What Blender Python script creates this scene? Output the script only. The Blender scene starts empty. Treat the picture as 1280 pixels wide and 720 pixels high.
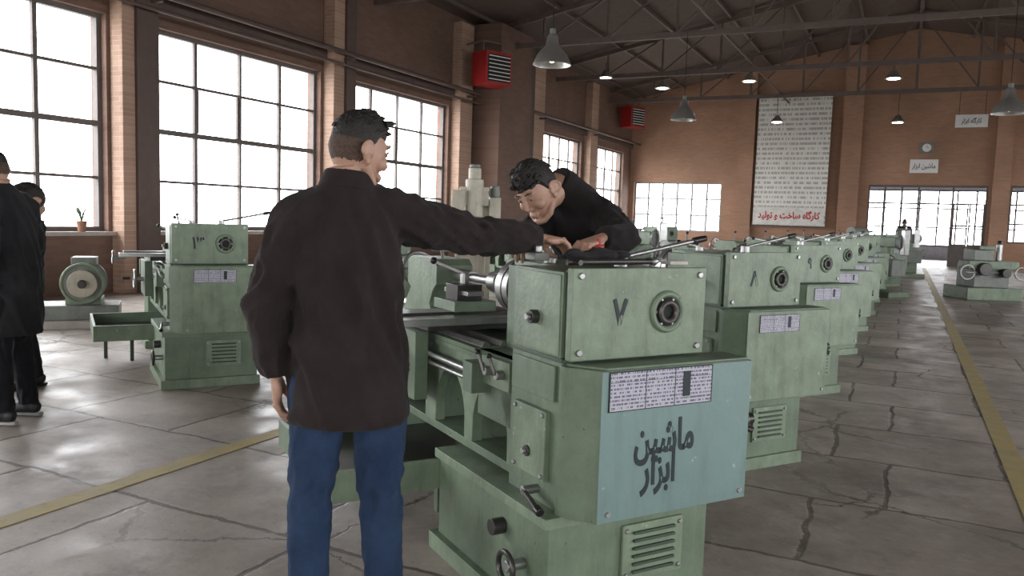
import bpy, bmesh, math, random
from mathutils import Vector, Matrix, noise
random.seed(7)
sc = bpy.context.scene
COL = sc.collection
V = Vector

# ------------------------------------------------------------------ materials
def newmat(name):
    m = bpy.data.materials.new(name); m.use_nodes = True
    nt = m.node_tree
    return m, nt, nt.nodes['Principled BSDF'], nt.nodes, nt.links

def mat(name, c, rough=0.6, metal=0.0, var=0.25, scale=6.0, bump=0.0, bscale=60.0, spec=0.5, c2=None, wear=0.5, grime=0.0, chip=None):
    m, nt, b, N, L = newmat(name)
    tc = N.new('ShaderNodeTexCoord')
    nz = N.new('ShaderNodeTexNoise'); nz.inputs['Scale'].default_value = scale
    nz.inputs['Detail'].default_value = 6; nz.inputs['Roughness'].default_value = 0.65
    L.new(tc.outputs['Object'], nz.inputs['Vector'])
    r = N.new('ShaderNodeValToRGB')
    r.color_ramp.elements[0].position = 0.5 - wear*0.4
    r.color_ramp.elements[1].position = 0.5 + wear*0.3
    dk = tuple(x*(1-var) for x in c) if c2 is None else c2
    r.color_ramp.elements[0].color = (*dk, 1); r.color_ramp.elements[1].color = (*c, 1)
    L.new(nz.outputs['Fac'], r.inputs['Fac']); out = r.outputs['Color']
    if grime:
        mp = N.new('ShaderNodeMapping'); mp.inputs['Scale'].default_value = (14, 14, 2.2); L.new(tc.outputs['Object'], mp.inputs[0])
        g = N.new('ShaderNodeTexNoise'); g.inputs['Scale'].default_value = 1; g.inputs['Detail'].default_value = 7; g.inputs['Roughness'].default_value = .7
        L.new(mp.outputs[0], g.inputs['Vector'])
        gr = N.new('ShaderNodeMapRange'); gr.inputs[1].default_value = .50; gr.inputs[2].default_value = .72; gr.inputs[4].default_value = grime
        L.new(g.outputs['Fac'], gr.inputs[0])
        mx = N.new('ShaderNodeMix'); mx.data_type = 'RGBA'; mx.inputs[7].default_value = (.05, .055, .04, 1)
        L.new(gr.outputs[0], mx.inputs[0]); L.new(out, mx.inputs[6]); out = mx.outputs[2]
    if chip:
        cn = N.new('ShaderNodeTexNoise'); cn.inputs['Scale'].default_value = 26; cn.inputs['Detail'].default_value = 5; cn.inputs['Roughness'].default_value = .6
        L.new(tc.outputs['Object'], cn.inputs['Vector'])
        cr = N.new('ShaderNodeMapRange'); cr.inputs[1].default_value = .685; cr.inputs[2].default_value = .70
        L.new(cn.outputs['Fac'], cr.inputs[0])
        mx = N.new('ShaderNodeMix'); mx.data_type = 'RGBA'; mx.inputs[7].default_value = (*chip, 1)
        L.new(cr.outputs[0], mx.inputs[0]); L.new(out, mx.inputs[6]); out = mx.outputs[2]
    L.new(out, b.inputs['Base Color'])
    b.inputs['Roughness'].default_value = rough; b.inputs['Metallic'].default_value = metal
    b.inputs['Specular IOR Level'].default_value = spec
    if bump:
        n2 = N.new('ShaderNodeTexNoise'); n2.inputs['Scale'].default_value = bscale; n2.inputs['Detail'].default_value = 4
        L.new(tc.outputs['Object'], n2.inputs['Vector'])
        bp = N.new('ShaderNodeBump'); bp.inputs['Strength'].default_value = bump; bp.inputs['Distance'].default_value = 0.01
        L.new(n2.outputs['Fac'], bp.inputs['Height']); L.new(bp.outputs['Normal'], b.inputs['Normal'])
    return m

def emis(name, c, s):
    m, nt, b, N, L = newmat(name)
    b.inputs['Base Color'].default_value = (*c, 1)
    b.inputs['Emission Color'].default_value = (*c, 1); b.inputs['Emission Strength'].default_value = s
    return m

def brick(name, c1, c2, mortar, horiz='Y', rough=0.8):
    m, nt, b, N, L = newmat(name)
    tc = N.new('ShaderNodeTexCoord'); sp = N.new('ShaderNodeSeparateXYZ'); cb = N.new('ShaderNodeCombineXYZ')
    L.new(tc.outputs['Object'], sp.inputs[0])
    L.new(sp.outputs[horiz], cb.inputs[0]); L.new(sp.outputs['Z'], cb.inputs[1])
    bt = N.new('ShaderNodeTexBrick'); bt.inputs['Scale'].default_value = 1.0
    bt.inputs['Brick Width'].default_value = 0.24; bt.inputs['Row Height'].default_value = 0.075
    bt.inputs['Mortar Size'].default_value = 0.008; bt.inputs['Mortar Smooth'].default_value = 0.3
    bt.inputs['Color1'].default_value = (*c1, 1); bt.inputs['Color2'].default_value = (*c2, 1); bt.inputs['Mortar'].default_value = (*mortar, 1)
    L.new(cb.outputs[0], bt.inputs['Vector'])
    nz = N.new('ShaderNodeTexNoise'); nz.inputs['Scale'].default_value = 0.7; nz.inputs['Detail'].default_value = 5
    L.new(tc.outputs['Object'], nz.inputs['Vector'])
    mx = N.new('ShaderNodeMix'); mx.data_type = 'RGBA'; mx.blend_type = 'MULTIPLY'; mx.inputs[0].default_value = 0.5
    L.new(bt.outputs['Color'], mx.inputs[6])
    r = N.new('ShaderNodeValToRGB'); r.color_ramp.elements[0].position = .3; r.color_ramp.elements[1].position = .65
    r.color_ramp.elements[0].color = (.5, .5, .5, 1)
    L.new(nz.outputs['Fac'], r.inputs['Fac']); L.new(r.outputs['Color'], mx.inputs[7])
    L.new(mx.outputs[2], b.inputs['Base Color'])
    bp = N.new('ShaderNodeBump'); bp.inputs['Strength'].default_value = 0.5; bp.inputs['Distance'].default_value = 0.01; bp.invert = True
    L.new(bt.outputs['Fac'], bp.inputs['Height']); L.new(bp.outputs['Normal'], b.inputs['Normal'])
    b.inputs['Roughness'].default_value = rough
    return m

def floor_mat():
    m, nt, b, N, L = newmat('concrete_slab_floor')
    tc = N.new('ShaderNodeTexCoord'); P = tc.outputs['Object']
    def nz(scale, det=6, rough=.6, vec=P):
        n = N.new('ShaderNodeTexNoise'); n.inputs['Scale'].default_value = scale; n.inputs['Detail'].default_value = det; n.inputs['Roughness'].default_value = rough
        L.new(vec, n.inputs['Vector']); return n
    def mr(src, a, b_, c=0, d=1):
        n = N.new('ShaderNodeMapRange'); n.inputs[1].default_value = a; n.inputs[2].default_value = b_; n.inputs[3].default_value = c; n.inputs[4].default_value = d
        L.new(src, n.inputs[0]); return n.outputs[0]
    def mix(fac, A, B, bt='MIX'):
        n = N.new('ShaderNodeMix'); n.data_type = 'RGBA'; n.blend_type = bt
        if isinstance(fac, float): n.inputs[0].default_value = fac
        else: L.new(fac, n.inputs[0])
        for s, q in ((6, A), (7, B)):
            if isinstance(q, tuple): n.inputs[s].default_value = (*q, 1)
            else: L.new(q, n.inputs[s])
        return n.outputs[2]
    def warp(amount, scale, det):
        w = nz(scale, det, .65); s = N.new('ShaderNodeVectorMath'); s.operation = 'SUBTRACT'; s.inputs[1].default_value = (.5,.5,.5); L.new(w.outputs['Color'], s.inputs[0])
        v = N.new('ShaderNodeVectorMath'); v.operation = 'SCALE'; v.inputs['Scale'].default_value = amount; L.new(s.outputs[0], v.inputs[0])
        a = N.new('ShaderNodeVectorMath'); a.operation = 'ADD'; L.new(P, a.inputs[0]); L.new(v.outputs[0], a.inputs[1]); return a.outputs[0]
    big = nz(.9, 9, .75)
    r = N.new('ShaderNodeValToRGB'); e = r.color_ramp.elements
    e[0].position = .30; e[0].color = (.20, .17, .145, 1); e[1].position = .66; e[1].color = (.54, .48, .42, 1)
    L.new(big.outputs['Fac'], r.inputs['Fac'])
    W1 = warp(.14, 1.6, 6)
    bt = N.new('ShaderNodeTexBrick'); bt.inputs['Scale'].default_value = 1; bt.inputs['Brick Width'].default_value = 1.15; bt.inputs['Row Height'].default_value = .85
    bt.inputs['Mortar Size'].default_value = .017; bt.inputs['Mortar Smooth'].default_value = .6; bt.offset = .35; bt.squash = .8
    bt.inputs['Color1'].default_value = (1, 1, 1, 1); bt.inputs['Color2'].default_value = (.66, .64, .62, 1); bt.inputs['Mortar'].default_value = (.20, .18, .165, 1)
    L.new(W1, bt.inputs['Vector'])
    col = mix(.85, r.outputs['Color'], bt.outputs['Color'], 'MULTIPLY')
    W2 = warp(.55, 1.3, 9)
    vor = N.new('ShaderNodeTexVoronoi'); vor.feature = 'DISTANCE_TO_EDGE'; vor.inputs['Scale'].default_value = .7; L.new(W2, vor.inputs['Vector'])
    ck = mr(vor.outputs['Distance'], .001, .009); pn = mr(nz(.5, 2).outputs['Fac'], .42, .50)
    mxm = N.new('ShaderNodeMath'); mxm.operation = 'MAXIMUM'; L.new(ck, mxm.inputs[0]); L.new(pn, mxm.inputs[1])
    col = mix(mxm.outputs[0], (.095, .082, .07), col)
    st = mr(nz(1.7, 8, .7).outputs['Fac'], .57, .72, 0, .65); col = mix(st, col, (.085, .074, .064))
    sc_ = mr(nz(7, 8, .75).outputs['Fac'], .57, .68, 0, .4); col = mix(sc_, col, (.52, .47, .41))
    sp = mr(nz(34, 4, .6).outputs['Fac'], .62, .68, 0, .4); col = mix(sp, col, (.13, .112, .098))
    L.new(col, b.inputs['Base Color'])
    L.new(mr(nz(2.6, 7).outputs['Fac'], .35, .7, .34, .68), b.inputs['Roughness'])
    fn = nz(9, 9, .7)
    mu = N.new('ShaderNodeMath'); mu.operation = 'MULTIPLY_ADD'; mu.inputs[1].default_value = .8
    L.new(fn.outputs['Fac'], mu.inputs[0]); L.new(mxm.outputs[0], mu.inputs[2])
    ad = N.new('ShaderNodeMath'); ad.operation = 'SUBTRACT'; L.new(mu.outputs[0], ad.inputs[0]); L.new(bt.outputs['Fac'], ad.inputs[1])
    bp = N.new('ShaderNodeBump'); bp.inputs['Strength'].default_value = .2; bp.inputs['Distance'].default_value = .02
    L.new(ad.outputs[0], bp.inputs['Height']); L.new(bp.outputs['Normal'], b.inputs['Normal'])
    return m

def textlines_mat(name, bg, ink, rowscale, wordscale, thr=.5, hor='X', ver='Z', duty=.5):
    m, nt, b, N, L = newmat(name)
    tc = N.new('ShaderNodeTexCoord'); sp = N.new('ShaderNodeSeparateXYZ'); L.new(tc.outputs['Object'], sp.inputs[0])
    mu = N.new('ShaderNodeMath'); mu.operation = 'MULTIPLY'; mu.inputs[1].default_value = rowscale; L.new(sp.outputs[ver], mu.inputs[0])
    fr = N.new('ShaderNodeMath'); fr.operation = 'FRACT'; L.new(mu.outputs[0], fr.inputs[0])
    fl = N.new('ShaderNodeMath'); fl.operation = 'FLOOR'; L.new(mu.outputs[0], fl.inputs[0])
    g = N.new('ShaderNodeMath'); g.operation = 'GREATER_THAN'; g.inputs[1].default_value = duty; L.new(fr.outputs[0], g.inputs[0])
    mh = N.new('ShaderNodeMath'); mh.operation = 'MULTIPLY'; mh.inputs[1].default_value = wordscale; L.new(sp.outputs[hor], mh.inputs[0])
    cb = N.new('ShaderNodeCombineXYZ'); L.new(mh.outputs[0], cb.inputs[0])
    m7 = N.new('ShaderNodeMath'); m7.operation = 'MULTIPLY'; m7.inputs[1].default_value = 7.3; L.new(fl.outputs[0], m7.inputs[0]); L.new(m7.outputs[0], cb.inputs[1])
    nz = N.new('ShaderNodeTexNoise'); nz.inputs['Scale'].default_value = 1; nz.inputs['Detail'].default_value = 3; L.new(cb.outputs[0], nz.inputs['Vector'])
    g2 = N.new('ShaderNodeMath'); g2.operation = 'GREATER_THAN'; g2.inputs[1].default_value = thr; L.new(nz.outputs['Fac'], g2.inputs[0])
    a = N.new('ShaderNodeMath'); a.operation = 'MULTIPLY'; L.new(g.outputs[0], a.inputs[0]); L.new(g2.outputs[0], a.inputs[1])
    mx = N.new('ShaderNodeMix'); mx.data_type = 'RGBA'; mx.inputs[6].default_value = (*bg, 1); mx.inputs[7].default_value = (*ink, 1)
    L.new(a.outputs[0], mx.inputs[0]); L.new(mx.outputs[2], b.inputs['Base Color']); b.inputs['Roughness'].default_value = .6
    return m

M_green = mat('green_machine_paint', (.160, .218, .145), .46, 0, .36, 5, .15, 45, grime=.42, chip=(.06,.06,.05))
M_green2 = mat('worn_green_paint', (.205, .268, .182), .47, 0, .34, 8, .2, 50, grime=.38, chip=(.32,.37,.30))
M_teal = mat('teal_machine_paint', (.172, .262, .248), .42, 0, .16, 3, .12, 45, grime=.22, chip=(.28,.36,.34))
M_dkgreen = mat('dark_green_paint', (.045, .075, .045), .5, 0, .3)
M_steel = mat('bare_steel', (.42, .42, .41), .35, .85, .3, 12)
M_oily = mat('oily_dark_steel', (.075, .07, .065), .35, .5, .5, 6)
M_black = mat('black_bakelite', (.012, .012, .012), .35)
M_dark = mat('dark_recess', (.010, .011, .010), .8)
M_grey = mat('grey_machine_paint', (.20, .215, .19), .5, .05, .3, grime=.3)
M_beige = mat('beige_machine_paint', (.50, .465, .37), .5, 0, .25, grime=.3)
M_frame = mat('window_frame_paint', (.13, .11, .10), .6)
M_white = mat('white_enamel', (.75, .75, .73), .5, 0, .08)
M_red = mat('red_enamel', (.36, .02, .02), .45)
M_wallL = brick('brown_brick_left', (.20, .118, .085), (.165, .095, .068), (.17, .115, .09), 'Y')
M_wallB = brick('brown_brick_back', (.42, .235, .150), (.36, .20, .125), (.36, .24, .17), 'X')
M_pier = brick('reveal_brick', (.46, .30, .215), (.38, .235, .165), (.45, .35, .28), 'X')
M_brownp = mat('brown_painted_column', (.10, .065, .054), .6)
M_sill = mat('stone_sill', (.42, .38, .34), .6)
M_roof = mat('roof_sheeting', (.12, .088, .072), .8)
M_truss = mat('truss_steel', (.15, .115, .10), .6, .1)
M_alu = mat('spun_aluminium', (.6, .6, .58), .3, .85, .15)
M_bulb = emis('lamp_glow', (1, .93, .8), 14)
M_bulb2 = emis('warm_bulb', (1,.9,.75), 2.5)
M_yellow = mat('worn_yellow_paint', (.52, .41, .14), .6, 0, .5, 7, 0, 10, .5, (.30, .26, .19), .8, grime=.4)
M_ink = mat('stencil_ink', (.008, .018, .022), .6)
M_redink = mat('red_ink', (.5, .02, .02), .6)
M_plate = textlines_mat('gear_chart_plate', (.42, .42, .47), (.12, .10, .17), 80, 160, .48)
M_banner = textlines_mat('banner_print', (.72, .71, .66), (.40, .39, .37), 5.2, 16.0, .47, duty=.5)
M_plant = mat('leaf_green', (.03, .07, .02), .6)
M_pot = mat('clay_pot', (.30, .15, .09), .8)
M_bluefl = mat('blue_grey_paint', (.16, .19, .26), .35)

# ------------------------------------------------------------------ mesh builder
class MB:
    def __init__(s): s.v = []; s.f = []; s.m = []; s.mats = []; s.M = Matrix.Identity(4)
    def mi(s, m):
        if m not in s.mats: s.mats.append(m)
        return s.mats.index(m)
    def add(s, vs, fs, m):
        o = len(s.v); s.v += [s.M @ V(p) for p in vs]; i = s.mi(m)
        for f in fs: s.f.append([a+o for a in f]); s.m.append(i)
    def box(s, x0, x1, y0, y1, z0, z1, m):
        s.add([(x0,y0,z0),(x1,y0,z0),(x1,y1,z0),(x0,y1,z0),(x0,y0,z1),(x1,y0,z1),(x1,y1,z1),(x0,y1,z1)],
              [(0,3,2,1),(4,5,6,7),(0,1,5,4),(1,2,6,5),(2,3,7,6),(3,0,4,7)], m)
    def tube(s, pts, rad, m, side=(1,0,0), n=16):
        pts = [V(p) for p in pts]; vs = []; fs = []; k = len(pts)
        sd = side if isinstance(side, list) else [side]*k
        for i, p in enumerate(pts):
            t = (pts[min(i+1,k-1)]-pts[max(i-1,0)]).normalized()
            a = V(sd[i]); a = a - t*a.dot(t)
            if a.length < 1e-3: a = t.orthogonal()
            a.normalize(); b = t.cross(a)
            r = rad[i]; ra, rb = (r if isinstance(r, (tuple, list)) else (r, r))
            for j in range(n):
                an = 2*math.pi*j/n; vs.append(p + a*ra*math.cos(an) + b*rb*math.sin(an))
        for i in range(k-1):
            for j in range(n):
                j2 = (j+1) % n; fs.append((i*n+j, i*n+j2, (i+1)*n+j2, (i+1)*n+j))
        fs.append(tuple(reversed(range(n)))); fs.append(tuple((k-1)*n+j for j in range(n)))
        s.add(vs, fs, m)
    def cloth(s, pts, rad, m, side, n=36, step=.012, amp=.05, freq=14, seed=0.0, foci=(), tilt=1.0):
        pts = [V(p) for p in pts]; k = len(pts); sd = side if isinstance(side, list) else [side]*k
        rad = [(r if isinstance(r, (tuple, list)) else (r, r)) for r in rad]
        P = []; Rr = []; S = []; D = []; dist = 0
        for i in range(k-1):
            p0, p1, p2, p3 = pts[max(i-1,0)], pts[i], pts[i+1], pts[min(i+2,k-1)]
            q = max(1, int((p2-p1).length/step))
            for j in range(q+(1 if i == k-2 else 0)):
                t = j/q; t2 = t*t; t3 = t2*t
                P.append(.5*((2*p1)+(p2-p0)*t+(2*p0-5*p1+4*p2-p3)*t2+(3*p1-p0-3*p2+p3)*t3))
                h = t
                Rr.append((rad[i][0]*(1-h)+rad[i+1][0]*h, rad[i][1]*(1-h)+rad[i+1][1]*h)); S.append(V(sd[i]).lerp(V(sd[i+1]), t)); D.append(dist+(p2-p1).length*t)
            dist += (p2-p1).length
        vs = []; fs = []; K = len(P)
        for i, p in enumerate(P):
            t = (P[min(i+1,K-1)]-P[max(i-1,0)]).normalized(); a = S[i]-t*S[i].dot(t); a.normalize(); b = t.cross(a)
            A = amp
            for fc, w, g in foci: A += g*math.exp(-((D[i]/dist-fc)/w)**2)
            for j in range(n):
                an = 2*math.pi*j/n; c_, s_ = math.cos(an), math.sin(an)
                q = V((c_*1.5+seed, s_*1.5, D[i]*freq + tilt*(c_+.6*s_)))
                nn = noise.noise(q); f = 1-min(1, abs(nn)*3.2); f2 = noise.noise(q*2.1+V((5,3,1)))
                f = f*f*(3-2*f)
                kf = 1 + A*(f-.45)*.55 + A*.5*f2
                vs.append(p + (a*Rr[i][0]*c_ + b*Rr[i][1]*s_)*kf)
        for i in range(K-1):
            for j in range(n):
                j2 = (j+1) % n; fs.append((i*n+j, i*n+j2, (i+1)*n+j2, (i+1)*n+j))
        fs.append(tuple(reversed(range(n)))); fs.append(tuple((K-1)*n+j for j in range(n)))
        s.add(vs, fs, m)
    def cyl(s, p0, p1, r0, m, r1=None, n=24):
        s.tube([p0, p1], [r0, r0 if r1 is None else r1], m, (.3,.5,.81), n)
    def beam(s, p0, p1, w, h, m, up=(0,0,1)):
        p0 = V(p0); p1 = V(p1); t = (p1-p0).normalized(); u = V(up); u = u - t*u.dot(t)
        if u.length < 1e-3: u = t.orthogonal()
        u.normalize(); a = t.cross(u); vs = []
        for p in (p0, p1):
            for x, y in ((-1,-1),(1,-1),(1,1),(-1,1)): vs.append(p+a*x*w/2+u*y*h/2)
        s.add(vs, [(0,1,2,3),(7,6,5,4),(0,4,5,1),(1,5,6,2),(2,6,7,3),(3,7,4,0)], m)
    def ell(s, c, r, m, R=None, nu=20, nv=12):
        if not isinstance(r, (tuple, list)): r = (r, r, r)
        R = R or Matrix.Identity(3); c = V(c); vs = [c+R@V((0,0,r[2]))]; fs = []
        for i in range(1, nv):
            th = math.pi*i/nv
            for j in range(nu):
                ph = 2*math.pi*j/nu
                vs.append(c+R@V((r[0]*math.sin(th)*math.cos(ph), r[1]*math.sin(th)*math.sin(ph), r[2]*math.cos(th))))
        vs.append(c+R@V((0,0,-r[2]))); l = len(vs)-1
        for j in range(nu):
            j2 = (j+1) % nu
            fs.append((0, 1+j, 1+j2)); fs.append((l, l-nu+j2, l-nu+j))
            for i in range(nv-2): fs.append((1+i*nu+j, 1+(i+1)*nu+j, 1+(i+1)*nu+j2, 1+i*nu+j2))
        s.add(vs, fs, m)
    def prism(s, poly, plane, a0, a1, m):
        n = len(poly)
        def P(u, w, a): return {'yz': (a, u, w), 'xz': (u, a, w), 'xy': (u, w, a)}[plane]
        vs = [P(u, w, a0) for u, w in poly]+[P(u, w, a1) for u, w in poly]
        fs = [tuple(range(n)), tuple(reversed(range(n, 2*n)))]+[(i, i+n, (i+1) % n+n, (i+1) % n) for i in range(n)]
        s.add(vs, fs, m)
    def torus(s, c, axis, R, r, m, n=32, k=10, sx=1.0, ang=2*math.pi):
        ax = V(axis).normalized(); a = ax.orthogonal().normalized(); b = ax.cross(a); c = V(c); vs = []; fs = []
        for i in range(n):
            t = 2*math.pi*i/n; d = a*math.cos(t)*sx+b*math.sin(t)
            for j in range(k):
                q = 2*math.pi*j/k; vs.append(c+d*(R+r*math.cos(q))+ax*r*math.sin(q))
        for i in range(n):
            for j in range(k): fs.append((i*k+j, ((i+1)%n)*k+j, ((i+1)%n)*k+(j+1)%k, i*k+(j+1)%k))
        s.add(vs, fs, m)
    def mesh(s, name, sharp=35):
        me = bpy.data.meshes.new(name); me.from_pydata([tuple(p) for p in s.v], [], s.f)
        for m in s.mats: me.materials.append(m)
        me.polygons.foreach_set('material_index', s.m)
        bm = bmesh.new(); bm.from_mesh(me); bmesh.ops.recalc_face_normals(bm, faces=bm.faces); bm.to_mesh(me); bm.free()
        me.polygons.foreach_set('use_smooth', [True]*len(me.polygons)); me.set_sharp_from_angle(angle=math.radians(sharp))
        me.update(); return me
    def obj(s, name, parent=None, bevel=0.0, loc=(0,0,0), rotz=0):
        return place(s.mesh(name), name, parent, bevel, loc, rotz)

def place(me, name, parent=None, bevel=0, loc=(0,0,0), rotz=0):
    o = bpy.data.objects.new(name, me); COL.objects.link(o); o.location = loc; o.rotation_euler = (0,0,rotz)
    if parent: o.parent = parent
    if bevel:
        md = o.modifiers.new('bevel', 'BEVEL'); md.width = bevel; md.segments = 2; md.limit_method = 'ANGLE'; md.angle_limit = math.radians(40)
        md.harden_normals = False
    return o
def empty(name, loc=(0,0,0), rotz=0):
    o = bpy.data.objects.new(name, None); COL.objects.link(o); o.location = loc; o.rotation_euler = (0,0,rotz); o.empty_display_size = .2
    return o

# ------------------------------------------------------------------ Persian text
AR = {'ا':(0xFE8D,0xFE8E),'ب':(0xFE8F,0xFE90,0xFE91,0xFE92),'ت':(0xFE95,0xFE96,0xFE97,0xFE98),'خ':(0xFEA5,0xFEA6,0xFEA7,0xFEA8),
 'د':(0xFEA9,0xFEAA),'ر':(0xFEAD,0xFEAE),'ز':(0xFEAF,0xFEB0),'س':(0xFEB1,0xFEB2,0xFEB3,0xFEB4),'ش':(0xFEB5,0xFEB6,0xFEB7,0xFEB8),
 'ک':(0xFB8E,0xFB8F,0xFB90,0xFB91),'گ':(0xFB92,0xFB93,0xFB94,0xFB95),'ل':(0xFEDD,0xFEDE,0xFEDF,0xFEE0),'م':(0xFEE1,0xFEE2,0xFEE3,0xFEE4),
 'ن':(0xFEE5,0xFEE6,0xFEE7,0xFEE8),'و':(0xFEED,0xFEEE),'ه':(0xFEE9,0xFEEA,0xFEEB,0xFEEC),'ی':(0xFBFC,0xFBFD,0xFBFE,0xFBFF)}
def shape(t):
    out = []
    for i, ch in enumerate(t):
        if ch not in AR: out.append(ch); continue
        prev = i > 0 and t[i-1] in AR and len(AR[t[i-1]]) == 4
        nxt = i+1 < len(t) and t[i+1] in AR and len(AR[ch]) == 4
        f = AR[ch]; k = 3 if prev and nxt else 1 if prev else 2 if nxt else 0
        out.append(chr(f[k]))
    return ''.join(reversed(out))
def text(name, body, loc, size, m, parent=None, rot=(math.pi/2,0,0), bold=0.0, align='CENTER', sx=1.0):
    c = bpy.data.curves.new(name, 'FONT'); c.body = body; c.size = size; c.align_x = align; c.align_y = 'CENTER'
    c.extrude = 0.0008; c.offset = bold; c.materials.append(m)
    o = bpy.data.objects.new(name, c); COL.objects.link(o); o.location = loc; o.rotation_euler = rot; o.scale = (sx,1,1)
    if parent: o.parent = parent
    return o

# ------------------------------------------------------------------ room
WL, WR, YF, YB = -11.0, 11.0, -8.0, 34.0
SILL, HEAD = 0.95, 4.22
winY = [(-5.9,-2.0),(-0.8,3.1),(4.3,8.34),(9.14,13.28),(14.15,18.42),(24.6,28.05),(29.3,33.0)]
mb = MB(); mb.box(WL-.3, WR+.3, YF-.3, YB+7.3, -.25, 0, floor_mat()); mb.obj('floor')
def wall_side(name, x0, x1, wins, m):
    mb = MB(); y = YF-.3
    for a, b_ in wins:
        mb.box(x0, x1, y, a, 0, 6.6, m); mb.box(x0, x1, a, b_, 0, SILL, m); mb.box(x0, x1, a, b_, HEAD, 6.6, m); y = b_
    mb.box(x0, x1, y, YB+.3, 0, 6.6, m); return mb
wall_side('wall_left', WL-.35, WL, winY, M_wallL).obj('wall_left')
wall_side('wall_right', WR, WR+.35, winY, M_wallL).obj('wall_right')
def window_side(idx, x, inx, a, b_, rows=4, cols=4):
    mb = MB(); f = .07; t = .05
    mb.box(x-t, x+t, a, b_, SILL, SILL+f, M_frame); mb.box(x-t, x+t, a, b_, HEAD-f, HEAD, M_frame)
    mb.box(x-t, x+t, a, a+f, SILL+f, HEAD-f, M_frame); mb.box(x-t, x+t, b_-f, b_, SILL+f, HEAD-f, M_frame)
    for i in range(1, cols):
        yy = a+(b_-a)*i/cols; w = .033 if i % 2 else .026; mb.box(x-.03, x+.03, yy-w, yy+w, SILL+f, HEAD-f, M_frame)
    for i in range(1, rows):
        zz = SILL+(HEAD-SILL)*i/rows; w = .042 if i == 2 else .022; mb.box(x-.035, x+.035, a+f, b_-f, zz-w, zz+w, M_frame)
    c = (b_-a)/cols; y0 = a+c+.03; y1 = a+2*c-.03; z0 = SILL+(HEAD-SILL)/rows*2+.05; z1 = SILL+(HEAD-SILL)/rows*3-.03
    for q in ((y0, y0+.04, z0, z1), (y1-.04, y1, z0, z1)): mb.box(x-.04, x+.02, *q, M_frame)
    mb.obj('window_%d' % idx)
k = 1
for a, b_ in winY: window_side(k, WL-.17, 1, a, b_); k += 1
for a, b_ in winY: window_side(k, WR+.17, 1, a, b_); k += 1
mb = MB()
for a, b_ in winY: mb.box(WL-.05, WL+.12, a-.05, b_+.05, SILL-.06, SILL, M_sill)
mb.obj('trim_1')
mb = MB()
for y0, y1 in ((3.4,4.0),(8.40,8.62),(13.36,13.7),(18.55,19.2),(23.2,24.0),(28.3,29.0)):
    mb.box(WL, WL+.28, y0, y1, 0, 6.4, M_pier)
for y0, y1 in ((8.62,9.02),(13.7,14.02)):
    mb.box(WL, WL+.34, y0, y1, 0, 6.4, M_brownp)
mb.box(WL, WL+1.0, 19.4, 21.4, 0, 6.5, M_wallL)
mb.box(WL, WL+.55, 21.4, 22.6, 0, 6.5, M_brownp)
mb.box(WL, WL+.10, YF, YB, 4.45, 4.75, M_brownp)
mb.obj('trim_2', bevel=.01)
mb = MB()
mb.cyl((WL+.42, YF+.1, 4.62), (WL+.42, YB-.1, 4.62), .05, M_brownp); mb.cyl((WL+.5, YF+.1, 4.35), (WL+.5, 19.3, 4.35), .03, M_brownp)
for y in (3.7, 8.9, 13.7, 18.9, 23.6, 28.6): mb.beam((WL+.05, y, 4.5), (WL+.55, y, 4.5), .05, .05, M_brownp)
mb.obj('heating_pipe')
BWIN = (-10.8, -7.0, .95, 3.03); DOOR = (-1.4, 2.62, 0, 3.02); CWIN = (3.3, 7.2, .95, 3.03)
mb = MB(); y0, y1 = YB, YB+.35
xs = [(WL-.35, BWIN[0], 0), (BWIN[1], DOOR[0], 0), (DOOR[1], CWIN[0], 0), (CWIN[1], WR+.35, 0)]
for a, b_, _ in xs: mb.box(a, b_, y0, y1, 0, 9.2, M_wallB)
for w in (BWIN, DOOR, CWIN):
    if w[2] > 0: mb.box(w[0], w[1], y0, y1, 0, w[2], M_wallB)
    mb.box(w[0], w[1], y0, y1, w[3], 9.2, M_wallB)
mb.obj('wall_back')
mb = MB()
for a, b_ in ((-6.35,-5.75),(-2.45,-1.75),(2.72,3.25),(7.4,8.0)): mb.box(a, b_, YB-.25, YB, 0, 8.3, M_wallB)
mb.obj('trim_3')
def window_back(idx, w, cols, rows, fr=M_frame, y=YB+.17):
    mb = MB(); a, b_, z0, z1 = w; t = .04
    mb.box(a, b_, y-t, y+t, z0, z0+.07, fr); mb.box(a, b_, y-t, y+t, z1-.07, z1, fr)
    for i in range(cols+1):
        x = a+(b_-a)*i/cols; x = min(max(x, a+.04), b_-.04); mb.box(x-.035, x+.035, y-t, y+t, z0+.07, z1-.07, fr)
    for i in range(1, rows):
        z = z0+(z1-z0)*i/rows; mb.box(a+.07, b_-.07, y-.03, y+.03, z-.03, z+.03, fr)
    mb.obj('window_%d' % idx)
window_back(k, BWIN, 6, 3, mat('pale_frame', (.3,.3,.28), .6)); k += 1
window_back(k, CWIN, 6, 3); k += 1
mb = MB(); y = YB+.17
mb.box(DOOR[0], DOOR[1], y-.06, y+.06, 2.94, 3.02, M_frame); mb.box(DOOR[0], .35, y-.06, y+.06, .8, .88, M_frame)
mb.box(DOOR[0]+.06, .35, y-.04, y+.04, 0, .8, M_bluefl); mb.box(DOOR[0], DOOR[1], y-.04, y+.04, 2.3, 2.36, M_frame)
for x in (-1.37, -.8, -.22, .35, 1.5, 2.59): mb.box(x-.035, x+.035, y-.05, y+.05, 0, 2.94, M_frame)
for x0, x1 in ((1.53, 2.04), (2.06, 2.56)):
    mb.box(x0, x1, y-.03, y+.03, 0, .85, M_frame); mb.box(x0, x0+.05, y-.03, y+.03, .85, 2.3, M_frame); mb.box(x1-.05, x1, y-.03, y+.03, .85, 2.3, M_frame)
    mb.box(x0, x1, y-.03, y+.03, 1.5, 1.56, M_frame)
mb.obj('door_1')
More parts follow.
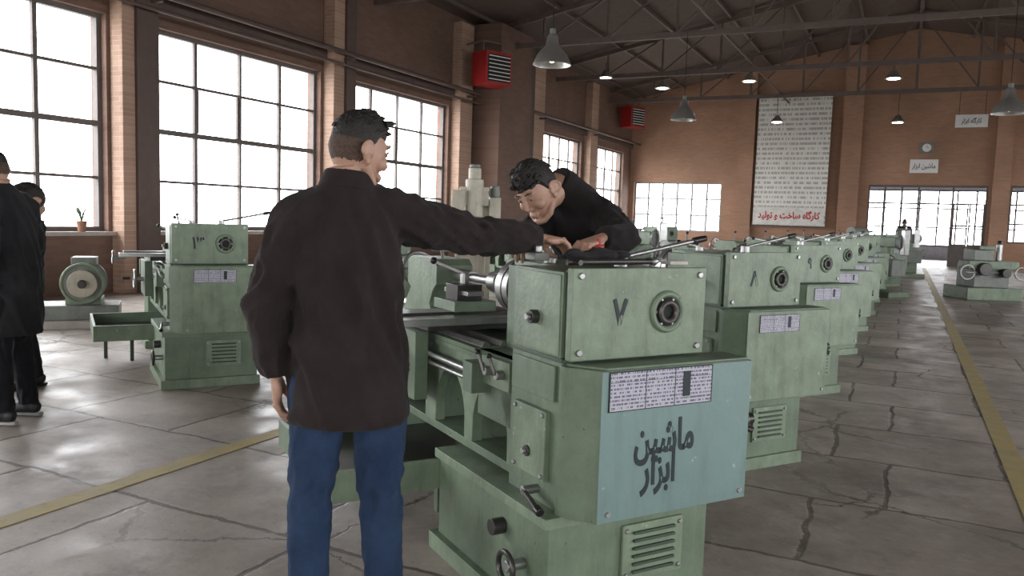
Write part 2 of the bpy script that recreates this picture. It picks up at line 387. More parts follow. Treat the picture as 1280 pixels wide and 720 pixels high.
mb = MB(); Mro = mat('side_room_plaster', (.45,.46,.50), .7)
mb.box(-4.3, -4, YB+.35, YB+7, 0, 3.4, Mro); mb.box(5, 5.3, YB+.35, YB+7, 0, 3.4, Mro); mb.box(-4.3, 5.3, YB+.35, YB+7, 3.4, 3.6, Mro)
mb.box(-4.3, 5.3, YB+7, YB+7.3, 0, .6, Mro); mb.box(-4.3, 5.3, YB+7, YB+7.3, 3.15, 3.4, Mro)
mb.obj('wall_side_room')
window_back(k, (-4, 5, .6, 3.15), 12, 3, M_frame, YB+7.1); k += 1
mb = MB()
for a, b_ in ((WL-.35, -8), (-3, 3), (8, WR+.35)): mb.box(a, b_, YF-.35, YF, 0, 9.2, M_wallB)
for a, b_ in ((-8, -3), (3, 8)): mb.box(a, b_, YF-.35, YF, 0, .95, M_wallB); mb.box(a, b_, YF-.35, YF, 4.2, 9.2, M_wallB)
mb.obj('wall_front')
for a, b_ in ((-8, -3), (3, 8)): window_back(k, (a, b_, .95, 4.2), 5, 4, M_frame, YF-.17); k += 1
mb = MB()
for sx in (-1, 1):
    X = sx*11.4
    mb.add([(X, YF-.4, 6.5), (0, YF-.4, 8.8), (0, YB+.4, 8.8), (X, YB+.4, 6.5), (X, YF-.4, 6.65), (0, YF-.4, 8.95), (0, YB+.4, 8.95), (X, YB+.4, 6.65)],
           [(0,1,2,3),(7,6,5,4),(0,4,5,1),(1,5,6,2),(2,6,7,3),(3,7,4,0)], M_roof)
mb.obj('ceiling')
mb = MB()
for ty in (-5.2, -.1, 4.9, 10, 15.1, 20.3, 25.5, 30.9):
    mb.beam((-11, ty, 6.05), (11, ty, 6.05), .09, .14, M_truss)
    for sx in (-1, 1):
        mb.beam((sx*11, ty, 6.45), (0, ty, 8.65), .09, .14, M_truss)
        for i in range(1, 6):
            x = sx*11*i/6; zt = 8.65-2.2*i/6; mb.beam((x, ty, 6.1), (x, ty, zt), .05, .05, M_truss)
            x2 = sx*11*(i-1)/6; z2 = 8.65-2.2*(i-1)/6; mb.beam((x, ty, 6.1), (x2, ty, z2), .05, .05, M_truss)
    mb.beam((0, ty, 6.1), (0, ty, 8.65), .06, .06, M_truss)
for sx in (-1, 1):
    for i in range(0, 7):
        x = sx*11*i/6.3; z = 8.72-2.2*i/6.3; mb.beam((x, YF, z), (x, YB, z), .07, .1, M_truss)
mb.cyl((-4.5, YF, 6.2), (-4.5, YB, 6.2), .04, M_truss); mb.cyl((4.0, YF, 6.2), (4.0, YB, 6.2), .04, M_truss)
mb.obj('roof_truss')
def fline(x, y0, y1):
    mb = MB(); mb.box(x-.06, x+.06, y0, y1, 0.0, .004, M_yellow); mb.obj('floor_marking_line')
fline(.67, -2, 32); fline(-3.4, -2, 32)
mb = MB(); mb.box(-60, 60, -60, 90, -.6, -.3, mat('outside_paving', (.45,.45,.43), .9)); mb.obj('outside_ground')

# ------------------------------------------------------------------ lathe
def build_lathe_mesh():
    mb = MB(); G = M_green
    mb.box(-.08, .64, -.02, .88, 0, .07, M_green2)
    mb.box(-.05, .62, .0, .85, .07, .43, G)
    mb.box(-.07, .63, -.01, .86, .395, .432, M_green2)
    mb.box(.24, .50, -.012, 0, .16, .36, M_green2)
    for i in range(6): mb.beam((.28, -.018, .19+i*.028), (.46, -.018, .19+i*.028), .012, .010, M_dkgreen)
    for x in (.255,.485):
        for z in (.18,.34): mb.cyl((x,-.02,z),(x,-.005,z),.008,M_steel,n=10)
    mb.box(.0, .56, .035, .36, .43, .945, G)
    mb.box(.0, .54, .045, .36, .945, 1.235, G)
    mb.box(-.004, .02, .055, .345, .955, 1.225, M_green2)
    mb.box(-.006, .56, .03, .365, .935, .95, M_dkgreen)
    mb.box(.0, .55, -.01, .022, .948, 1.25, M_green2)
    mb.box(.012, .54, .02, .05, .955, 1.243, M_dkgreen)
    for x in (.03,.52):
        for z in (.975,1.225): mb.cyl((x,-.018,z),(x,.0,z),.011,M_steel,n=12)
    mb.torus((.382,-.012,1.10),(0,1,0),.062,.012,M_green,n=36)
    mb.cyl((.382,-.013,1.10),(.382,.02,1.10),.060,M_dark,n=32)
    mb.torus((.382,-.018,1.10),(0,1,0),.033,.011,M_oily,n=28)
    for i in range(6):
        a = i*math.pi/3; mb.cyl((.382+.047*math.cos(a),-.016,1.10+.047*math.sin(a)),(.382+.047*math.cos(a),.0,1.10+.047*math.sin(a)),.006,M_steel,n=8)
    for z,r in ((1.07,.024),(.60,.02)):
        mb.cyl((-.03,.2,z),(0,.2,z),r,M_oily); mb.cyl((-.045,.2,z),(-.03,.2,z),r*.5,M_steel)
    mb.box(-.022, 0, .09, .30, .52, .76, M_green2)
    for y in (.105,.285):
        for z in (.535,.745): mb.cyl((-.03,y,z),(-.02,y,z),.008,M_steel,n=10)
    mb.box(-.012, 0, .06, .34, .80, .92, G)
    mb.cyl((-.06,.16,.475),(-.0,.16,.475),.016,M_steel,n=12); mb.cyl((-.055,.16,.475),(-.07,.04,.45),.009,M_oily,n=10); mb.cyl((-.07,.05,.452),(-.072,.02,.446),.015,M_black,n=12)
    mb.box(.02, .46, .36, .66, .62, .88, G)
    mb.box(.14, .52, .36, .66, .88, 1.215, G)
    mb.box(.16, .50, .365, .65, 1.215, 1.235, M_green2)
    mb.box(.0, .02, .38, .60, .76, .87, M_green2)
    for y in (.43,.52):
        mb.cyl((-.03,y,.82),(.0,y,.82),.018,M_steel); mb.beam((-.032,y,.82),(-.045,y+.02,.885),.011,.011,M_steel); mb.ell((-.046,y+.022,.89),.011,M_black,nu=10,nv=6)
    ax = (.262, 1.115)
    mb.cyl((ax[0],.66,ax[1]),(ax[0],.69,ax[1]),.09,M_green2)
    mb.cyl((ax[0],.69,ax[1]),(ax[0],.79,ax[1]),.115,M_steel,n=40)
    mb.torus((ax[0],.735,ax[1]),(0,1,0),.112,.006,M_oily,n=40)
    for i in range(3):
        a = i*2*math.pi/3+.4; d = V((math.cos(a),0,math.sin(a)))
        p = V((ax[0],.79,ax[1])); mb.beam(p+d*.03+V((0,.02,0)), p+d*.105+V((0,.02,0)), .032, .045, M_oily, (0,1,0))
    mb.cyl((ax[0],.79,ax[1]),(ax[0],.93,ax[1]),.034,M_steel); mb.cyl((ax[0],.93,ax[1]),(ax[0],1.0,ax[1]),.048,M_steel)
    mb.cyl((ax[0],1.0,ax[1]),(ax[0],1.2,ax[1]),.02,M_steel)
    def web(x0, x1):
        poly = [(.36,.88),(2.35,.88),(2.35,.48)]
        cs = [2.12,1.72,1.32,.92,.56]; r = .145
        for c in cs:
            poly.append((c+r,.48))
            for i in range(1, 12):
                t = math.pi*i/12; poly.append((c+r*math.cos(t), .55+.20*math.sin(t)))
            poly.append((c-r,.48))
        poly.append((.36,.48)); mb.prism(poly, 'yz', x0, x1, M_green2)
    web(.02,.065); web(.385,.42)
    mb.box(.02,.42,.36,2.35,.455,.49,G)
    mb.box(.065,.385,.66,2.33,.80,.84,G)
    for y in (.74,1.12,1.52,1.92,2.33): mb.box(.065,.385,y-.02,y+.01,.48,.80,G)
    mb.box(.0,.44,.66,2.35,.865,.885,G); mb.box(.0,.02,.62,2.35,.845,.865,G)
    for x in (.05,.13,.33,.41): mb.prism([(x-.022,.885),(x+.022,.885),(x+.008,.905),(x-.008,.905)],'xz',.66,2.34,M_steel)
    mb.cyl((-.03,.62,.80),(-.03,2.2,.80),.012,M_steel,n=12); mb.cyl((-.03,.62,.765),(-.03,2.2,.765),.009,M_steel,n=12)
    mb.box(-.05,.04,2.18,2.26,.70,.84,G); mb.box(-.05,.03,.58,.66,.72,.84,G)
    z0 = .27
    mb.box(-.48,.60,.88,1.72,z0,z0+.02,M_oily)
    mb.box(-.50,-.48,.87,1.74,z0-.02,z0+.11,G); mb.box(.60,.62,.87,1.74,z0-.02,z0+.11,G)
    mb.box(-.50,.62,.86,.88,z0-.02,z0+.11,M_green2); mb.box(-.48,.60,1.72,1.74,z0-.02,z0+.11,G)
    mb.box(.0,.50,1.96,2.36,.07,.50,G); mb.box(-.03,.53,1.93,2.39,0,.07,M_green2)
    mb.box(.1,.14,1.2,1.24,0,z0,G); mb.box(-.40,-.37,1.50,1.54,0,z0,M_dkgreen); mb.box(-.2,-.17,1.3,1.34,0,z0,M_dkgreen)
    mb.box(-.06,.50,.98,1.24,.905,.945,M_oily); mb.box(-.30,.46,.86,1.02,.945,.975,M_steel); mb.box(-.26,.36,1.0,1.14,.945,.985,M_oily)
    mb.box(-.10,-.04,1.02,1.42,.60,.90,G)
    mb.torus((-.17,1.15,.74),(1,0,0),.075,.010,M_steel); mb.cyl((-.18,1.15,.74),(-.10,1.15,.74),.018,M_steel)
    for i in range(3):
        a = i*2*math.pi/3; mb.beam((-.17,1.15,.74),(-.17,1.15+.07*math.cos(a),.74+.07*math.sin(a)),.012,.01,M_steel)
    mb.cyl((-.20,1.22,.74),(-.26,1.22,.74),.012,M_black)
    mb.cyl((-.34,1.07,.93),(-.24,1.07,.93),.014,M_steel); mb.torus((-.34,1.07,.93),(1,0,0),.05,.008,M_steel)
    mb.box(.06,.26,.98,1.20,.985,1.03,G); mb.box(.09,.21,1.02,1.14,1.03,1.10,M_oily); mb.box(.11,.19,.96,1.2,1.055,1.075,M_steel); mb.cyl((.15,1.08,1.10),(.15,1.08,1.15),.018,M_steel)
    mb.beam((.15,1.08,1.145),(.02,1.12,1.20),.016,.016,M_steel)
    mb.ell((.02,1.12,1.202),.017,M_black,nu=10,nv=6)
    mb.prism([(1.42,.905),(1.78,.905),(1.76,.96),(1.70,1.03),(1.74,1.05),(1.74,1.17),(1.70,1.19),(1.42,1.19),(1.38,1.16),(1.38,1.07),(1.42,1.04),(1.46,.97)],'yz',.15,.34,M_green2)
    mb.cyl((ax[0],1.22,1.115),(ax[0],1.40,1.115),.032,M_steel); mb.cyl((ax[0],1.18,1.115),(ax[0],1.24,1.115),.003,M_steel,.028)
    mb.cyl((.245,1.74,1.115),(.245,1.84,1.115),.03,M_steel); mb.torus((.245,1.84,1.115),(0,1,0),.085,.011,M_steel)
    for i in range(4):
        a = i*math.pi/2; mb.beam((.245,1.84,1.115),(.245+.08*math.cos(a),1.84,1.115+.08*math.sin(a)),.014,.01,M_steel,(0,1,0))
    mb.cyl((.235,1.5,1.18),(.21,1.47,1.30),.008,M_steel); mb.ell((.21,1.47,1.30),.015,M_black,nu=10,nv=6)
    mb.cyl((.40,.28,1.23),(.40,.28,1.275),.025,M_steel); mb.cyl((.38,.29,1.262),(.77,.25,1.345),.0085,M_steel,n=12)
    mb.tube([(.72,.255,1.335),(.78,.249,1.347)],[.014,.012],M_black,n=12)
    mb.cyl((.20,.45,1.235),(.20,.45,1.26),.022,M_steel); mb.beam((.20,.45,1.26),(.08,.50,1.285),.014,.01,M_steel); mb.ell((.08,.50,1.285),.015,M_black,nu=10,nv=6)
    mb.cyl((-.12,.15,.22),(-.05,.15,.22),.02,M_steel); mb.torus((-.12,.15,.22),(1,0,0),.05,.010,M_oily); mb.cyl((-.10,.3,.30),(-.05,.3,.30),.03,M_oily)
    mb.box(.56, .66, .10, .34, .48, .80, G)
    mb.cyl((.66,.2,.55),(.70,.2,.55),.03,M_black)
    return mb.mesh('lathe_body')
LATHE = build_lathe_mesh()
def build_cover(m, side):
    mb = MB()
    poly = [(-.012,-.0),(.06,-.105),(.68,-.105),(.69,-.095),(.69,.03),(-.012,.03)]
    mb.prism(poly,'xy',.43,.93,side)
    mb.prism([(.055,-.1085),(.683,-.1085),(.69,-.10),(.69,-.02),(.694,-.02),(.694,-.103),(.686,-.1115),(.055,-.1115)],'xy',.432,.928,m)
    mb.prism([(.01,.0),(.08,-.10),(.68,-.10),(.68,.03),(.01,.03)],'xy',.93,.938,side)
    mb.cyl((.694,-.06,.70),(.72,-.06,.70),.03,M_oily); mb.cyl((.72,-.06,.70),(.75,-.06,.70),.022,M_black)
    mb.cyl((.70,-.06,.68),(.735,-.09,.665),.012,M_oily,n=12)
    for x in (.095,.66):
        for z in (.46,): mb.cyl((x,-.118,z),(x,-.11,z),.009,M_steel,n=12)
    return mb.mesh('gear_cover')
COV_T = build_cover(M_teal, M_green); COV_G = build_cover(M_green2, M_green)
mbp = MB(); mbp.box(-.21,.21,-.004,0,-.064,.064,M_plate); mbp.box(.085,.115,-.006,-.003,-.035,.05,M_ink)
for x in (-.20,.20):
    for z in (-.056,.056): mbp.cyl((x,-.006,z),(x,-.002,z),.004,M_steel,n=8)
for q in ((-.21,.21,.062,.065),(-.21,.21,-.065,-.062),(-.212,-.208,-.064,.064),(.208,.212,-.064,.064),(-.21,.21,.030,.0315),(-.07,-.067,-.062,.062),(.05,.053,-.062,.062)):
    mbp.box(q[0],q[1],-.0045,-.001,q[2],q[3],M_ink)
PLATE = mbp.mesh('gear_chart')
LROT = math.atan2(.822,.569)
LZ = .978
def lathe(x, y, num, teal=False, words=False, zs=LZ):
    e = empty('metalworking_lathe', (x, y, 0), LROT); e.scale = (1,1,zs)
    place(LATHE, 'body', e, .006); place(COV_T if teal else COV_G, 'gear_cover', e, .006)
    p = place(PLATE, 'gear_chart', e, 0, (.292,-.1115,.862))
    if not teal: p.scale = (.72,1,.75)
    text('number', num, (.187,-.0115,1.10), .12, M_ink, e, bold=.003, sx=.85)
    if words:
        text('lettering_upper', shape('ماشین'), (.315,-.113,.690), .15, M_ink, e, bold=.0042, sx=.62)
        text('lettering_lower', shape('ابزار'), (.295,-.113,.585), .15, M_ink, e, bold=.0042, sx=.62)
    return e
lathe(-.93, 2.33, '۷', True, True)
for x, y, n in ((-.84,4.36,'۸'),(-.78,6.6,'۹'),(-.76,8.9,'۱۰'),(-.74,11.1,'۱۱'),(-.72,13.4,'۱۲'),(-.72,15.8,'۱۴'),(-.4,20.6,'۲۲')): lathe(x, y, n)
for x, y, n in ((-4.88,4.22,'۱۳'),(-4.95,6.6,'۱۶'),(-4.95,11.6,'۱۷'),(-4.95,14.2,'۱۸'),(-4.95,17.5,'۱۹')): lathe(x, y, n, zs=1.0)

# ------------------------------------------------------------------ other machines
def milling(x, y, rz, c):
    mb = MB()
    mb.box(-.35,.35,-.5,.5,0,.12,c); mb.box(-.24,.24,.0,.45,.12,1.5,c); mb.box(-.2,.2,-.35,.45,1.5,1.75,c)
    mb.cyl((0,-.28,1.35),(0,-.28,1.85),.12,c); mb.cyl((0,-.28,1.2),(0,-.28,1.35),.06,M_steel); mb.cyl((0,-.28,1.85),(0,-.28,2.0),.085,c)
    mb.cyl((0,-.28,2.0),(0,-.28,2.05),.07,M_grey); mb.box(-.17,.17,-.40,0,.55,.85,c); mb.box(-.55,.55,-.42,-.14,.88,.96,M_steel); mb.cyl((0,-.28,.12),(0,-.28,.55),.05,M_steel)
    mb.torus((.62,-.28,.92),(1,0,0),.09,.012,M_steel); mb.cyl((.55,-.28,.92),(.63,-.28,.92),.02,M_steel)
    mb.torus((.20,-.32,1.6),(1,0,0),.10,.012,M_steel); mb.cyl((.12,-.32,1.6),(.21,-.32,1.6),.02,M_steel); mb.box(-.32,-.2,.05,.35,1.0,1.4,M_grey)
    mb.box(.2,.36,-.3,-.05,1.25,1.62,c); mb.cyl((.28,-.18,1.62),(.28,-.18,1.78),.06,M_grey); mb.box(-.3,-.12,-.42,-.3,1.3,1.7,c)
    mb.obj('milling_machine', None, .012, (x,y,0), rz)
milling(-5.35, 9.7, .5, M_beige)
def shaper(x, y, rz, c, nm='shaping_machine'):
    mb = MB()
    mb.box(-.3,.3,-.6,.75,0,.12,c); mb.prism([(-.1,.12),(.65,.12),(.6,1.0),(-.05,1.0)],'yz',-.24,.24,c); mb.box(-.15,.15,-.55,.75,1.0,1.2,c)
    mb.cyl((0,-.62,1.1),(0,-.55,1.1),.16,M_grey); mb.box(-.07,.07,-.7,-.6,.85,1.35,M_steel); mb.cyl((0,-.65,1.35),(0,-.65,1.42),.015,M_steel); mb.torus((0,-.65,1.42),(0,0,1),.06,.01,M_steel)
    mb.box(-.3,.3,-.2,-.1,.45,.75,c); mb.box(-.2,.2,-.55,-.2,.42,.75,M_grey); mb.cyl((.24,.3,.6),(.3,.3,.6),.22,c); mb.torus((.42,.0,.7),(1,0,0),.11,.012,M_steel); mb.cyl((.24,0,.7),(.42,0,.7),.02,M_steel)
    mb.cyl((-.2,.5,1.25),(.2,.5,1.25),.13,M_grey)
    mb.obj(nm, None, .012, (x,y,0), rz)
shaper(-3.9, 12.6, .9, M_green2); shaper(-8.6, 15.5, .2, M_grey); shaper(.1, 25.5, .3, M_green2); shaper(2.75, 14.6, .4, M_green2); shaper(4.1, 22.5, .4, M_grey); shaper(-.5, 17.9, .9, M_green)
mb = MB()
mb.box(-.55,.55,-.4,.5,0,.25,M_green2); mb.box(-.35,.35,-.25,.4,.25,.7,M_grey); mb.box(-.5,.5,-.3,.1,.62,.78,M_green2)
mb.cyl((-.22,-.42,.62),(-.22,-.25,.62),.13,M_oily); mb.cyl((.2,-.42,.55),(.2,-.25,.55),.09,M_oily); mb.torus((-.52,-.3,.55),(0,1,0),.14,.018,M_steel); mb.torus((.55,-.3,.55),(0,1,0),.12,.018,M_steel)
mb.beam((-.55,-.3,.55),(.58,-.3,.55),.03,.03,M_steel); mb.box(-.3,.1,-.1,.3,.78,1.0,M_grey); mb.cyl((.25,0,.78),(.25,0,1.12),.06,M_steel); mb.ell((.25,0,1.14),.05,M_black); mb.box(-.15,.05,-.2,0,1.0,1.08,M_green2)
mb.obj('gear_hobbing_machine', None, .012, (1.5,18.8,0), .45)
mb = MB()
mb.box(-.75,.55,-.4,.45,0,.10,M_sill); mb.box(-.55,.4,-.3,.3,.10,.28,M_grey)
mb.cyl((0,-.3,.55),(0,.28,.55),.24,M_grey,n=32); mb.cyl((0,-.36,.55),(0,-.3,.55),.17,M_beige,n=32); mb.torus((0,-.3,.55),(0,1,0),.235,.02,M_green2); mb.cyl((0,-.42,.55),(0,-.36,.55),.05,M_oily)
mb.box(-.14,.14,-.15,.2,.76,.86,M_grey); mb.box(-.2,.2,-.25,.25,.28,.36,M_green2)
for i in range(6): mb.torus((0,-.2+i*.075,.55),(0,1,0),.24,.008,M_grey)
mb.obj('electric_motor', None, .01, (-8.25,5.95,0), .85).scale = (.88,.88,.9)
def plant(y, h):
    mb = MB(); x = WL+.06
    mb.tube([(x,y,SILL),(x,y,SILL+.16)],[.05,.075],M_pot,n=16)
    for i in range(9):
        a = random.random()*6.28; r = .05+random.random()*.10; zt = SILL+.16+h*(.5+random.random()*.5)
        mb.tube([(x,y,SILL+.14),(x+r*.4*math.cos(a),y+r*.4*math.sin(a),(SILL+.16+zt)/2+.03),(x+r*math.cos(a),y+r*math.sin(a),zt)],[(.01,.004),(.022,.004),(.003,.002)],M_plant,n=6)
    mb.obj('potted_plant')
plant(7.2,.35); plant(7.85,.25); plant(12.7,.25); plant(6.6,.2)
def heater(x, y, z, rz, br):
    mb = MB(); mb.box(-.42,.42,-.3,.3,-.42,.42,M_red); mb.box(-.36,.36,-.32,-.3,-.34,.34,M_dark)
    for i in range(7): mb.beam((-.35,-.33,-.29+i*.097),(.35,-.33,-.29+i*.097),.03,.014,M_white,(0,.6,.8))
    mb.cyl((0,.3,0),(0,.34,0),.3,M_dark); mb.beam((-.3,0,.42),(-.3,0,.7),.04,.04,M_truss); mb.beam((.3,0,.42),(.3,0,.7),.04,.04,M_truss); mb.beam((-.3,0,.7),(-.3,br,.7),.04,.04,M_truss); mb.beam((.3,0,.7),(-.3,0,.7),.04,.04,M_truss)
    mb.obj('unit_heater', None, .01, (x,y,z), rz)
heater(-9.95, 18.8, 5.15, 1.15, .85); heater(-10.35, 32.0, 5.55, 1.15, .4)
def pendant(x, y, z, top=6.0):
    mb = MB(); prof = [(.05,.34),(.09,.30),(.11,.16),(.16,.10),(.25,.0),(.31,-.14),(.315,-.16)]
    n = 28; vs = []; fs = []
    for r, h in prof:
        for j in range(n): a = 2*math.pi*j/n; vs.append((r*math.cos(a), r*math.sin(a), h))
    for r, h in reversed(prof):
        for j in range(n): a = 2*math.pi*j/n; vs.append(((r-.006)*math.cos(a), (r-.006)*math.sin(a), h-.004))
    K = 2*len(prof)
    for i in range(K-1):
        for j in range(n): fs.append((i*n+j, i*n+(j+1)%n, (i+1)*n+(j+1)%n, (i+1)*n+j))
    mb.add(vs, fs, M_alu); mb.cyl((0,0,.32),(0,0,.42),.05,M_grey); mb.cyl((0,0,.42),(0,0,top-z),.008,M_black,n=8); mb.ell((0,0,-.02),(.07,.07,.11),M_bulb2)
    mb.obj('pendant_lamp', None, 0, (x,y,z))
for x, y in ((-5.1,19.8),(-5.4,12.3),(1.7,11.8),(5.5,19.0)): pendant(x, y, 4.03)
pendant(1.66, 18.6, 3.85)
def highbay(x, y, z):
    mb = MB(); mb.tube([(0,0,.25),(0,0,.15),(0,0,.0)],[.06,.12,.24],M_alu,n=20); mb.cyl((0,0,-.012),(0,0,0),.17,M_bulb); mb.cyl((0,0,.25),(0,0,6.1-z if 6.1 > z+.3 else .5),.01,M_black,n=8)
    mb.obj('high_bay_light', None, 0, (x,y,z))
for x, y, z in ((-7.3,25.5,5.6),(-4.6,25.5,5.7),(-.6,25.5,5.6),(-.5,30.9,5.0),(-4.5,30.9,5.1),(-9.2,25.4,6.0)): highbay(x, y, z)
# banner and signs
mb = MB()
NX, NZ = 24, 30; vs = []; fs = []
for i in range(NZ+1):
    for j in range(NX+1):
        x = -1.38+2.76*j/NX; z = -2.52+5.07*i/NZ; vs.append((x, -.035+.02*math.sin(x*4+z*.6)+.012*noise.noise(V((x*2,z*1.5,0))), z))
for i in range(NZ):
    for j in range(NX): q = i*(NX+1)+j; fs.append((q, q+1, q+NX+2, q+NX+1))
mb.add(vs, fs, M_banner)
mb.box(-1.34,1.34,-.075,-.070,-2.47,-1.80,mat('banner_foot', (.72,.71,.66), .6))
mb.cyl((-1.42,-.03,2.57),(1.42,-.03,2.57),.03,M_frame); mb.cyl((-1.42,-.03,-2.54),(1.42,-.03,-2.54),.03,M_frame)
ban = mb.obj('wall_banner', None, 0, (-4.25,YB-.25,3.86))
text('banner_title', shape('کارگاه ساخت و تولید'), (0,-.08,-2.12), .36, M_redink, ban, bold=.012, sx=.8)
def sign(name, x, z, w, h, y=YB-.02, t=None):
    mb = MB(); mb.box(-w/2,w/2,-.02,.0,-h/2,h/2,M_white)
    if y < YB-1:
        mb.cyl((-w*.4,-.01,h/2),(-w*.4,-.01,6.0-z),.008,M_black,n=6); mb.cyl((w*.4,-.01,h/2),(w*.4,-.01,6.0-z),.008,M_black,n=6)
    o = mb.obj(name, None, 0, (x,y,z))
    if t: text('sign_text', shape(t), (0,-.024,0), h*.5, M_ink, o, sx=.7, bold=.004)
sign('wall_sign', .45, 3.72, .95, .5, YB-.02, 'ماشین ابزار'); sign('hanging_sign', 1.72, 5.0, .95, .42, 30.9, 'کارگاه ابزار')
mb = MB(); mb.box(-.24,.24,-.08,0,-.2,.2,M_grey); mb.cyl((0,-.10,0),(0,-.08,0),.15,M_white); mb.beam((0,-.105,0),(.0,-.105,.1),.012,.01,M_ink); mb.beam((0,-.105,0),(.08,-.105,0),.012,.01,M_ink)
mb.obj('wall_clock', None, .01, (.5,YB-.0,4.4))

# ------------------------------------------------------------------ people
M_skin = mat('skin', (.40,.235,.165), .5, 0, .15, 14, .05, 200)
M_hair = mat('black_hair', (.014,.011,.009), .6, 0, .4, 60, .6, 160)
M_fade = mat('short_cropped_hair', (.11,.07,.05), .7, 0, .6, 120, .4, 300, .3, (.035,.025,.02), .6)
M_lip = mat('lips', (.30,.14,.11), .5)
M_eye = mat('eye_white', (.5,.48,.45), .3); M_iris = mat('iris', (.01,.006,.004), .25)
def cloth(name, c, sheen=.3, c2=None):
    m = mat(name, c, .92, 0, .35, 7, .35, 240, .12, c2); m.node_tree.nodes['Principled BSDF'].inputs['Sheen Weight'].default_value = sheen
    return m
M_coat = cloth('dark_wool_coat', (.030,.023,.022), .05); M_coat2 = cloth('black_jacket', (.019,.016,.016), .05); M_coat3 = cloth('charcoal_coat', (.022,.022,.024), .06)
M_jeans = cloth('blue_denim', (.027,.050,.10), .04, (.014,.027,.058)); M_trous = cloth('dark_trousers', (.017,.017,.02), .05)
M_shoe = mat('shoe_leather', (.015,.015,.015), .5); M_sole = mat('white_sole', (.5,.5,.48), .6)
TEX = bpy.data.textures.new('cloth_folds', 'CLOUDS'); TEX.noise_scale = .10; TEX.noise_depth = 2
def skinobj(mb, name, parent, vox, sm, disp=0):
    o = mb.obj(name, parent)
    r = o.modifiers.new('remesh','REMESH'); r.mode = 'VOXEL'; r.voxel_size = vox; r.use_smooth_shade = True
    s = o.modifiers.new('smooth','SMOOTH'); s.factor = .5; s.iterations = sm
    if disp:
        d = o.modifiers.new('folds','DISPLACE'); d.texture = TEX; d.strength = disp; d.mid_level = .5; d.texture_coords = 'LOCAL'
    return o
def frame(fwd, up):
    f = V(fwd).normalized(); u = V(up); u = (u-f*u.dot(f)).normalized(); r = f.cross(u)
    return Matrix((r, f, u)).transposed()
def skull(d):
    x, y, z = d; X = .073*x; Y = .095*y; Z = .116*z
    if z < 0:
        X *= 1-.26*(-z)**1.3
        if y < 0: Y *= 1-.42*(-z)
        else: Y *= 1-.06*(-z)
    if y > 0: Y *= .93; X *= 1-.06*y
    return V((X, Y, Z))
